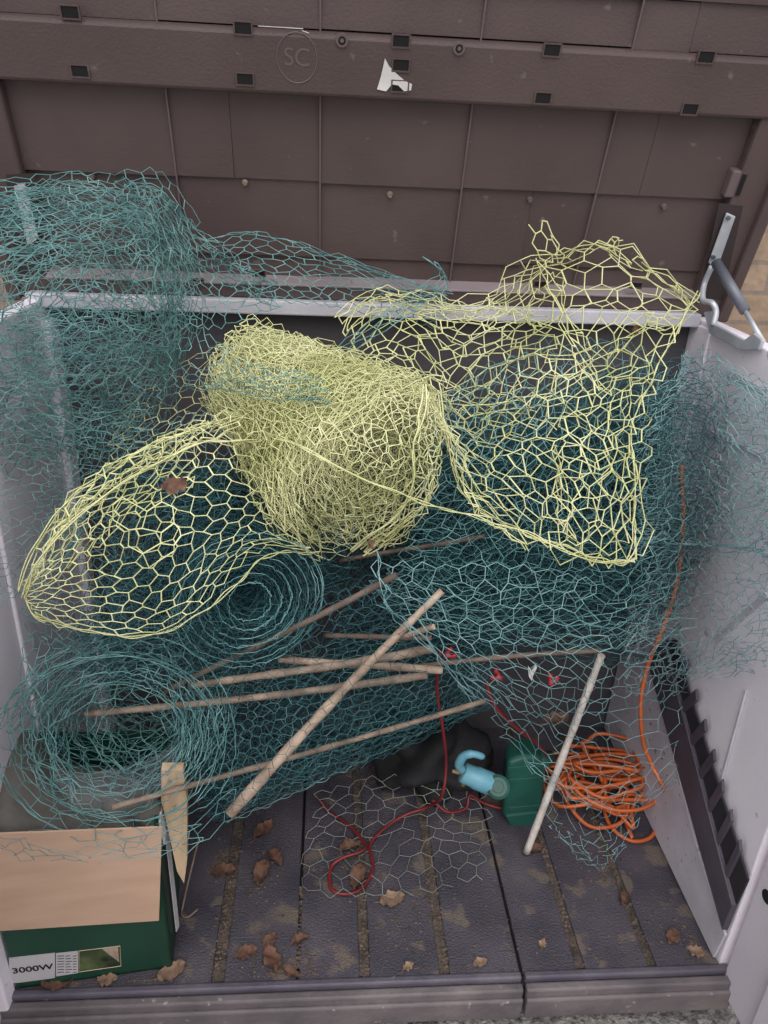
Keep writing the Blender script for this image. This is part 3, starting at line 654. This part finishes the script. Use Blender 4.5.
cane('wooden_cane', at(190, 688, y=.15), at(433, 645, y=.17), .0060, .0082, 'bamboo_mid', 'brown cane with thick pale cut end, second from top among the bundled canes', 'cane', .007, 3)
cane('wooden_cane', at(85, 715, y=.13), at(427, 674, y=.16), .0055, .0072, 'bamboo_mid', 'long straight cane running into the open roll, ending beneath the crossing cane', 'cane', .004, 4)
cane('wooden_cane', at(278, 659, y=.21), at(442, 671, y=.19), .0060, .0072, 'bamboo', 'short pale cane tilting down to the right between two longer canes', 'cane', .004, 5)
cane('wooden_cane', at(325, 637, y=.24), at(431, 637, y=.21), .0045, .0055, 'bamboo_dark', 'thin dark level cane above the bundled canes', 'cane', .003, 6)
cane('wooden_cane', at(392, 641, y=.23), at(434, 627, y=.20), .0045, .0055, 'bamboo', 'short pale cane stub poking out topmost at the right of the bundle', 'cane', .001, 7)
cane('wooden_cane', at(385, 668, y=.24), at(600, 652, y=.20), .0045, .0050, 'bamboo_dark', 'thin brown cane running level to the top of the upright stake', 'cane', .004, 8)
cane('wooden_cane', at(165, 696, y=.15), at(395, 571, y=.15), .0050, .0055, 'bamboo_dark', 'dark brown cane rising to the right past the spiral roll end', 'cane', .005, 9, ends='bamboo_dark')
cane('wooden_cane', at(340, 563, y=.30), at(484, 533, y=.30), .0040, .0042, 'bamboo_dark', 'thin dark cane half hidden in the large teal roll', 'cane', .004, 10, ends='bamboo_dark')
cane('garden_stake', at(526, 852, z=.010), at(602, 655, y=.31), .0082, .0076, 'stake', 'pale grey straight stake standing on the floor before the orange cord', 'stake', .001, 12)
# pointed flat stake beside the box
m = MB(); P = [at(161, 770, y=.075), at(183, 770, y=.075), at(187, 800, y=.07), at(187, 862, y=.055), at(184, 884, y=.05), (at(177, 872, y=.05)), at(166, 822, y=.062), at(161, 800, y=.07)]
m.prism(P, (0, .014, .004)); tag(m.build('pointed_stake', 'plank', bevel=.001), 'flat tan wooden stake with pointed end beside the cardboard box', 'stake')
# bent rod
m = MB(); m.tube(catmull([at(199, 838, y=.22), at(191, 870, y=.17), at(183, 905, z=.012), at(182, 915, z=.006), at(188, 917, z=.006), at(198, 909, z=.014)], 6), .0022, 6)
tag(m.build('bent_rod', 'rust', smooth=True), 'thin rusty rod with hooked end on the floor beside the box', 'rod')

# ================================================================== CARDBOARD BOX
FL = np.array(at(4, 989, z=.003)); FR = np.array(at(173, 967, z=.003)); FL[0] = max(FL[0], -.664)
ex = (FR-FL)/np.linalg.norm(FR-FL); ed = np.array([-ex[1], ex[0], 0.])
def fpt(px, py, off=.0008):
    """point on the box front, off metres in front of it"""
    P0 = FL-ed*off; d = ray(px, py); t = ((P0-CAM)@ed)/(d@ed); return CAM+t*d
zt = fpt(162, 828)[2]; Z = np.array([0, 0, 1.])
BR = FR+ed*.24; BL = np.array([-.664, BR[1], .003])
box = empty('cardboard_box', (FL+FR)/2, 'open green printed cardboard box with tan flap folded down in front', 'box')
m = MB(); hgt = Z*(zt-.003)
for a, b, q in ((FL, FR, ed), (BL, BR, -ed), (FR, BR, -ex), (FL, BL, np.array([1., 0, 0]))):
    m.prism([a, b, b+q*.005, a+q*.005], hgt)
m.prism([FL, FR, BR, BL], Z*.005); m.build('carton', 'green', box)
m = MB(); m.prism([fpt(-10, 834, .003), fpt(162, 827, .003), fpt(159, 921, .014), fpt(-10, 932, .014)], ed*.003); m.build('front_flap', 'card', box, bevel=.0008)
m = MB(); A = FR+hgt+ex*.003+ed*.01; m.prism([A+Z*.002, A+ed*.05+Z*.002, A+ed*.05-Z*.05+ex*.006, A-Z*.05+ex*.004], ex*.003)
A = FR+ex*.004+ed*.05; m.prism([A+Z*(zt-.04), A+ed*.012+Z*(zt-.03)+ex*.004, A+ed*.012+Z*.03+ex*.004, A+Z*.03], ex*.002); m.build('side_liner', 'white', box)
m = MB(); m.prism([fpt(9, 958), fpt(55, 953), fpt(55, 978), fpt(9, 984)], ed*.0006); lab = m.build('power_label', 'white', box)
c = (fpt(12, 971.5, .0014)+fpt(53, 966.5, .0014))/2; wd = np.linalg.norm(fpt(53, 966)-fpt(12, 971))
_me = text_mesh('3000W', .02); wt = max(v.co.x for v in _me.vertices)-min(v.co.x for v in _me.vertices); bpy.data.meshes.remove(_me)
ty = (fpt(53, 966)-fpt(12, 971)); ty = ty/np.linalg.norm(ty)
place_text('3000W', .02, lambda a, b, e: c+ty*a+Z*b-ed*e, 'label_text', 'ink', lab, wd/wt)
m = MB(); m.prism([fpt(56, 953.5), fpt(78, 951), fpt(78, 973), fpt(56, 976.5)], ed*.0006); ll = m.build('specification_label', 'white', box)
m = MB()
for k in range(7):
    yy = 956+k*2.7
    for x0, x1 in ((57.5, 64), (65.5, 70+(k % 3)), (73, 76.5)): m.prism([fpt(x0, yy, .0012), fpt(x1, yy-.4, .0012), fpt(x1, yy+.2, .0012), fpt(x0, yy+.6, .0012)], ed*.0003)
m.build('fine_print', 'ink', ll)
m = MB(); m.prism([fpt(79, 951), fpt(120, 946), fpt(121, 966), fpt(79, 972)], ed*.0006); pc = m.build('printed_picture', 'picture', box)
m = MB(); Q = [(79, 951), (120, 946), (121, 966), (79, 972), (79, 951)]; m.tube([fpt(*q, .0011) for q in Q], .0006, 5); m.build('picture_frame', 'cardedge', pc)
m = MB(); m.prism([fpt(102, 949, .0012), fpt(118, 947, .0012), fpt(119, 962, .0012)], ed*.0003); m.build('picture_highlight', 'bamboo', pc)
# grey cloth stuffed in the box, film lying on it
def crumple(name, m_, corners, N, amp, seed, parent=None, freq=22, thick=0):
    g = np.random.default_rng(seed); fn = surf(corners); u, v = np.meshgrid(np.linspace(0, 1, N), np.linspace(0, 1, N)); P = fn(u.ravel(), v.ravel())
    P = wobble(P, amp, freq, g); P = wobble(P, amp*.5, freq*2.4, g); P[:, 2] = np.maximum(P[:, 2], .006)
    mb = MB(); mb.add(P, [(j*N+i, j*N+i+1, (j+1)*N+i+1, (j+1)*N+i) for j in range(N-1) for i in range(N-1)])
    o = mb.build(name, m_, parent, smooth=True)
    if thick:
        s = o.modifiers.new('solid', 'SOLIDIFY'); s.thickness = thick
    return o
tag(crumple('cloth', 'cloth', [[(-12, 742, .22), (40, 740, .23), (90, 770, .24), (150, 790, .22)], [(-12, 780, .14), (40, 775, .13), (95, 785, .13), (155, 790, .13)], [(-12, 822, .065), (45, 820, .062), (100, 814, .06), (156, 812, .06)], [(-10, 840, .040), (45, 838, .04), (100, 836, .04), (156, 834, .04)]], 44, .012, 5, thick=.004), 'crumpled grey-brown cloth stuffed into the cardboard box', 'cloth')
tag(crumple('plastic_film', 'film', [[(60, 750, .10), (110, 765, .10), (160, 755, .10)], [(75, 785, .055), (115, 795, .05), (165, 785, .05)], [(85, 808, .045), (120, 815, .042), (155, 812, .042)]], 26, .014, 9), 'crinkled clear plastic film inside the open roll above the box', 'plastic film')
# black cloth bag at the back
blob('black_bag', 'blackbag', None, at(432, 752, y=.50)+np.array([0, .02, -.02]), (.155, .12, .085), 4, .22, .004, (40, 24), 4)
tag(bpy.data.objects['black_bag'], 'black cloth bag slumped on the floor behind the pump', 'bag')

# ================================================================== PUMP, CORDS, CLIPS
pc_ = at(512, 800, y=.40)
pump = empty('garden_pump', at(512, 826, z=0.0), 'dark green garden pump with pale blue nozzle and hooked lever', 'pump')
def lathe(name, a, b, prof, m_, parent, sides=28):
    a = np.array(a, float); b = np.array(b, float); mb = MB(); mb.tube([a+(b-a)*t for t, _ in prof], [r for _, r in prof], sides); o = mb.build(name, m_, parent)
    sm = np.array([len(p.vertices) == 4 for p in o.data.polygons]); o.data.polygons.foreach_set('use_smooth', sm); return o
ps = lambda px, py, y: np.array(at(px, py, y=y))
pa, pbt = ps(531, 752, .40), ps(519, 826, .35); pbt[2] = max(pbt[2], .012)
m = MB(); m.prism([ps(*p, .35) for p in ((507, 762), (524, 756), (541, 757), (546, 778), (542, 806), (535, 822), (516, 826), (502, 818), (504, 795))], (.012, .075, -.01)); bd = m.build('pump_body', 'pump', pump, bevel=.014)
bd.modifiers['bevel'].segments = 4
for yy in (768, 780, 808):
    m = MB(); m.prism([ps(508, yy, .348), ps(542, yy-3, .348), ps(542, yy+1, .348), ps(508, yy+4, .348)], (.0, .004, 0)); m.build('body_rib', 'pump', pump, bevel=.001)
m = MB(); m.tube([ps(536, 762, .37), ps(549, 758, .41)], [.022, .018], 16); m.build('outlet', 'pump', pump, smooth=True)
m = MB(); m.prism([ps(*p, .345) for p in ((505, 816), (538, 812), (541, 824), (512, 830))], (.01, .09, -.004)); m.build('foot', 'pump', pump, bevel=.004)
lathe('nozzle', ps(462, 772, .325), ps(496, 786, .315), [(0, .012), (.02, .022), (.35, .023), (.4, .025), (.8, .025), (1, .023)], 'blue', pump)
m = MB(); c0 = ps(498, 787, .30); nv = CAM-c0; nv /= np.linalg.norm(nv); m.tube([c0-nv*.04, c0, c0+nv*.006, c0+nv*.009], [.024, .026, .026, .020], 26); m.tube([c0+nv*.008, c0+nv*.012], [.013, .012], 18); m.build('filler_cap', 'pump', pump)
m = MB(); m.tube(catmull([ps(462, 770, .315), ps(459, 764, .31), ps(464, 756, .305), ps(473, 754, .30), ps(484, 757, .30)], 5), [.010]*5+[.010]*5+[.009]*5+[.0075]*5+[.005], 10); m.build('lever', 'blue', pump, smooth=True)
m = MB(); m.tube([ps(452, 771, .32), ps(462, 772, .322)], [.004, .008], 10); m.tube([ps(463, 779, .315), ps(463, 785, .315)], [.006, .005], 10); m.build('brass_tip', 'brass', pump)
# orange cord: coil heap, drop loop and a tail running up the right side
g = np.random.default_rng(21); pts = []
cc = at(592, 790, z=.03)
tail = [(681, 466, .40), (683, 510, .38), (680, 560, .36), (674, 595, .34), (662, 630, .33), (648, 665, .33), (641, 700, .33), (643, 740, .33), (652, 765, .32), (662, 785, .30)]
pts += [at(p[0], p[1], y=p[2]) for p in tail]
pts += [at(666, 800, z=.05), at(648, 800, z=.05), at(610, 800, z=.06), at(560, 806, z=.04)]
for k in range(15):
    cx = cc[0]+g.normal(0, .034); cy = cc[1]+.02+g.normal(0, .03); rx = g.uniform(.045, .135); ry = g.uniform(.03, .095); z = .012+.0055*k; a0 = 3.3+g.normal(0, .7)
    for q in range(8):
        a = a0+q*2*math.pi/8*.97; pts.append(np.array([cx+rx*math.cos(a)+g.normal(0, .012), cy+ry*math.sin(a)+g.normal(0, .011), max(.008, z+g.normal(0, .007))]))
pts += [at(p[0], p[1], z=p[2]) for p in ((604, 785, .06), (604, 808, .02), (612, 828, .010), (632, 841, .008), (652, 836, .008), (656, 815, .012), (645, 800, .03), (628, 795, .05), (624, 815, .012), (632, 838, .010))]
cl = catmull(pts, 6)
m = MB(); m.tube(cl, .0046, 7); tag(m.build('extension_cord', 'orange', smooth=True), 'orange cord heaped in coils on the floor with one end climbing the netting', 'cord')
# red cord
def cord(name, pl, r, label, m_='red'):
    mb = MB()
    for p in pl: mb.tube(catmull(p, 8), r, 7)
    return tag(mb.build(name, m_, smooth=True), label, 'cord')
fz = lambda px, py, z=.012: np.array(at(px, py, z=z))
cord('red_cord', [[ps(440, 650, .30), ps(437, 690, .30), ps(443, 730, .30), ps(446, 765, .30), ps(442, 795, .28), fz(430, 806, .06), fz(405, 815, .03), fz(385, 828, .02), fz(370, 845), fz(373, 868), fz(362, 888), fz(345, 894), fz(331, 888), fz(331, 868), fz(342, 858, .02), fz(365, 848, .022), fz(352, 828), fz(330, 812), fz(318, 798, .03)]], .0036, 'long dark red cord hanging down and looping over the floor netting scrap')
cord('red_cord', [[ps(486, 682, .30), ps(494, 705, .30), ps(514, 726, .32), ps(535, 742, .34), ps(548, 756, .36)]], .0040, 'short dull red cord sloping down behind the pale stake')
cord('red_cord', [[fz(432, 800, .05), fz(448, 812, .03), fz(466, 808, .03), fz(470, 795, .05), fz(484, 803, .03), fz(505, 808, .02), fz(530, 800, .03)]], .0036, 'red cord curled on the floor under the pump nozzle')
# red clips
def clip(px, py, y, ang, label):
    c = ps(px, py, y); e = empty('spring_clip', c, label, 'clip'); ca, sa = math.cos(ang), math.sin(ang)
    R = lambda a, b, d: c+(_rt*(ca*a-sa*b)+_up*(sa*a+ca*b)-_f*d)*.62
    for s in (-1, 1):
        m = MB(); m.tube(catmull([R(-.018, s*.002, 0), R(-.004, s*.006, .002), R(.008, s*.011, .003), R(.018, s*.013, .002)], 4), [.003]*4+[.004]*4+[.005]*4+[.0035], 10); m.build('handle', 'redclip', e, smooth=True)
    m = MB(); m.tube([R(-.004, 0, -.006), R(-.004, 0, .008)], .004, 10); m.build('pivot', 'strut', e)
clip(449, 654, .28, .5, 'small red spring clip beside the cane ends')
clip(497, 676, .30, 2.6, 'small red spring clip in the middle, above the short red cord')
clip(552, 680, .30, 1.2, 'bright red spring clip in the netting left of the pale stake')
m = MB(); m.prism([ps(528, 666, .27), ps(532, 671, .27), ps(536, 664, .27), ps(537, 668, .27), ps(533, 676, .27), ps(532, 681, .27), ps(529, 677, .27)], (0, .002, 0)); tag(m.build('paper_scrap', 'torn'), 'tiny white paper scrap caught in the netting between red clips', 'paper scrap')

# ================================================================== LEAVES AND SOIL
def leaf_mesh(seed, L=.05, Wd=.028, curl=.35):
    g = np.random.default_rng(seed); nu, nv = 10, 5; vs = []
    for i in range(nu+1):
        t = i/nu; w = Wd*.5*(math.sin(math.pi*min(1, t*.93+.05))**.7)*(1+.16*math.sin(i*2.1+seed)+.12*g.normal())
        for j in range(nv):
            s = (j/(nv-1)-.5)*2
            z = curl*Wd*(abs(s)**1.6)*.5*(1+.5*math.sin(3*t+seed))+.012*curl*math.sin(5*t+seed*1.7)+.003*g.normal()
            vs.append((L*(t-.5), s*w+.0015*math.sin(4*t+seed), z))
    fs = [(i*nv+j, i*nv+j+1, (i+1)*nv+j+1, (i+1)*nv+j) for i in range(nu) for j in range(nv-1)]
    zmin = min(v[2] for v in vs); vs = [(v[0], v[1], v[2]-zmin+.002) for v in vs]
    mb = MB(); mb.add(vs, fs); mb.tube([(-L*.75, .002, .004), (-L*.5, 0, .004), (0, .001, .006)], [.0008, .0009, .0005], 5)
    me = mb.mesh('dry_leaf'); me.polygons.foreach_set('use_smooth', np.ones(len(me.polygons), bool)); return me
LM = []
for k in range(6):
    me = leaf_mesh(k+2, .052+.008*(k % 3), .034+.007*(k % 2), .22+.12*(k % 3)); me.materials.append(M['leaf' if k % 3 else 'leaf2']); LM.append(me)
def leaf(px, py, ang, sc, k, label, group=None, p=None, tilt=0):
    o = bpy.data.objects.new('dry_leaf', LM[k % 6]); COL.objects.link(o)
    q = np.array(at(px, py, z=.0)) if p is None else p
    o.location = Vector([float(a) for a in q]); o.rotation_euler = (tilt, 0, ang); sc *= 1.18; o.scale = (sc, sc, sc)
    return tag(o, label, 'leaf', group)
leaf(224, 874, .1, .72, 1, 'narrow rust-brown leaf across the left soil groove')
leaf(264, 832, .9, .75, 2, 'brown curled leaf highest in the left leaf trail')
leaf(262, 876, 1.3, .8, 4, 'dark brown leaf midway down the left leaf trail')
leaf(275, 860, 2.2, .6, 5, 'small brown leaf touching the thin black floor joint')
leaf(247, 955, .3, .6, 1, 'reddish leaf left of the leaf cluster by the sill')
leaf(272, 962, 1.9, .75, 2, 'curled brown leaf in the cluster by the sill')
leaf(290, 974, 2.6, .5, 4, 'small dark leaf lowest in the cluster by the sill')
leaf(300, 942, .5, .45, 5, 'small brown leaf right of the cluster by the sill')
leaf(270, 942, 1.0, .5, 1, 'brown leaf topmost in the cluster by the sill')
leaf(172, 974, .4, .85, 3, 'pale crumpled leaf against the corner of the green box')
leaf(108, 982, .1, .6, 0, 'pale brown leaf before the printed picture on the box')
leaf(58, 985, .2, .7, 2, 'dull brown leaf before the power label on the box')
leaf(392, 902, .1, .85, 3, 'broad pale leaf lying flat in the middle of the floor')
leaf(358, 880, 1.2, .8, 4, 'brown leaf inside the red cord loop')
leaf(350, 850, .4, .6, 5, 'brown leaf above the red cord loop under the netting scrap')
leaf(408, 968, .6, .4, 0, 'small pale leaf by the sill in the middle')
leaf(542, 945, 1.2, .35, 0, 'small pale leaf alone on the right floor boards')
leaf(480, 964, .1, .45, 3, 'small pale leaf touching the black joint near the sill')
leaf(672, 938, .9, .55, 1, 'upper brown leaf of the pair in the front right corner')
leaf(695, 953, 2.9, .55, 3, 'lower brown leaf of the pair in the front right corner')
leaf(534, 852, .2, .55, 4, 'dark brown leaf under the foot of the pale stake')
leaf(624, 900, 1.1, .45, 5, 'small brown leaf in the right soil groove')
leaf(566, 698, .3, .8, 2, 'curled orange-brown leaf caught in the netting above the orange cord', p=ps(556, 722, .33))
leaf(0, 0, .4, .55, 1, 'brown leaf caught in the yellow loose end', p=ps(174, 486, .13), tilt=1.0)
leaf(0, 0, 1.4, .45, 0, 'reddish leaf at the lower tip of the yellow roll', p=ps(368, 545, .18), tilt=1.1)
leaf(0, 0, .9, .4, 4, 'small brown leaf in the yellow sheet near the back rail', p=ps(632, 332, .38), tilt=1.0)
# soil in the grooves
g = np.random.default_rng(8); mb = MB()
for x, wd, ys in ((-.303, .010, (0.01, .30)), (-.027, .009, (.01, .34)), (.126, .009, (.01, .36)), (.392, .008, (.01, .36)), (.535, .008, (.01, .40)), (-.154, .003, (.02, .20))):
    y = ys[0]
    while y < ys[1]:
        for _ in range(3):
            c = np.array([x+g.normal(0, wd*.55), y+g.normal(0, .005), -.006+g.uniform(0, .006)]); r = g.uniform(.002, .0055)
            d = [c+r*np.array(q)*g.uniform(.6, 1.2) for q in ((1, 0, 0), (-1, 0, 0), (0, 1, 0), (0, -1, 0), (0, 0, 1), (0, 0, -1))]
            mb.add(d, [(0, 2, 4), (2, 1, 4), (1, 3, 4), (3, 0, 4), (2, 0, 5), (1, 2, 5), (3, 1, 5), (0, 3, 5)])
        y += g.uniform(.004, .010)
cl_ = [at(*p, z=0) for p in ((268, 955), (262, 868), (225, 860), (350, 862), (366, 880), (430, 900), (300, 965), (150, 975), (60, 985), (596, 868), (690, 945), (250, 900), (410, 930))]
for k in range(1250):
    q = cl_[k % 13]; c = np.array([g.uniform(-.35, .64), abs(g.normal(0, .16))+.01, .001]) if k > 850 else np.array([np.clip(q[0]+g.normal(0, .022), -.64, .64), max(.008, q[1]+g.normal(0, .035)), .001]); r = g.uniform(.001, .0042)
    d = [c+r*np.array(q)*g.uniform(.6, 1.3) for q in ((1, 0, 0), (-1, 0, 0), (0, 1, 0), (0, -1, 0), (0, 0, .8), (0, 0, -.3))]
    mb.add(d, [(0, 2, 4), (2, 1, 4), (1, 3, 4), (3, 0, 4), (2, 0, 5), (1, 2, 5), (3, 1, 5), (0, 3, 5)])
tag(mb.build('soil_crumbs', 'soil'), 'dry soil crumbs lying in the floor grooves and over the boards', 'soil', kind='stuff')
mb = MB()
for _ in range(500):
    c = np.array([g.uniform(-.3, .75), g.uniform(-.20, -.09), -.108]); r = g.uniform(.002, .008)
    d = [c+r*np.array(q)*g.uniform(.6, 1.3) for q in ((1, 0, 0), (-1, 0, 0), (0, 1, 0), (0, -1, 0), (0, 0, .6), (0, 0, -.3))]
    mb.add(d, [(0, 2, 4), (2, 1, 4), (1, 3, 4), (3, 0, 4), (2, 0, 5), (1, 2, 5), (3, 1, 5), (0, 3, 5)])
tag(mb.build('ground_litter', 'soil'), 'brown leaf bits and grit on the ground below the sill', 'litter', kind='stuff')

# ================================================================== LIGHT
w = bpy.data.worlds.new('sky'); SC.world = w; w.use_nodes = True
nt = w.node_tree; bg = nt.nodes['Background']; bg.inputs['Strength'].default_value = 1.55
tcw = nt.nodes.new('ShaderNodeTexCoord'); sp = nt.nodes.new('ShaderNodeSeparateXYZ'); rp = nt.nodes.new('ShaderNodeValToRGB')
nt.links.new(tcw.outputs['Generated'], sp.inputs[0]); nt.links.new(sp.outputs['Z'], rp.inputs['Fac']); nt.links.new(rp.outputs['Color'], bg.inputs['Color'])
rp.color_ramp.elements[0].position = 0.0; rp.color_ramp.elements[0].color = (.55, .52, .52, 1); rp.color_ramp.elements[1].position = .6; rp.color_ramp.elements[1].color = (1.0, 1.02, 1.08, 1)
sl = bpy.data.lights.new('soft_sun', 'SUN'); sl.energy = 2.0; sl.angle = math.radians(50); sl.color = (1, .98, .96)
so = bpy.data.objects.new('soft_sun', sl); COL.objects.link(so); so.rotation_euler = Vector((.1, .72, -.9)).to_track_quat('-Z', 'Y').to_euler()
SC.view_settings.view_transform = 'Standard'; SC.view_settings.look = 'None'; SC.view_settings.exposure = 0.0
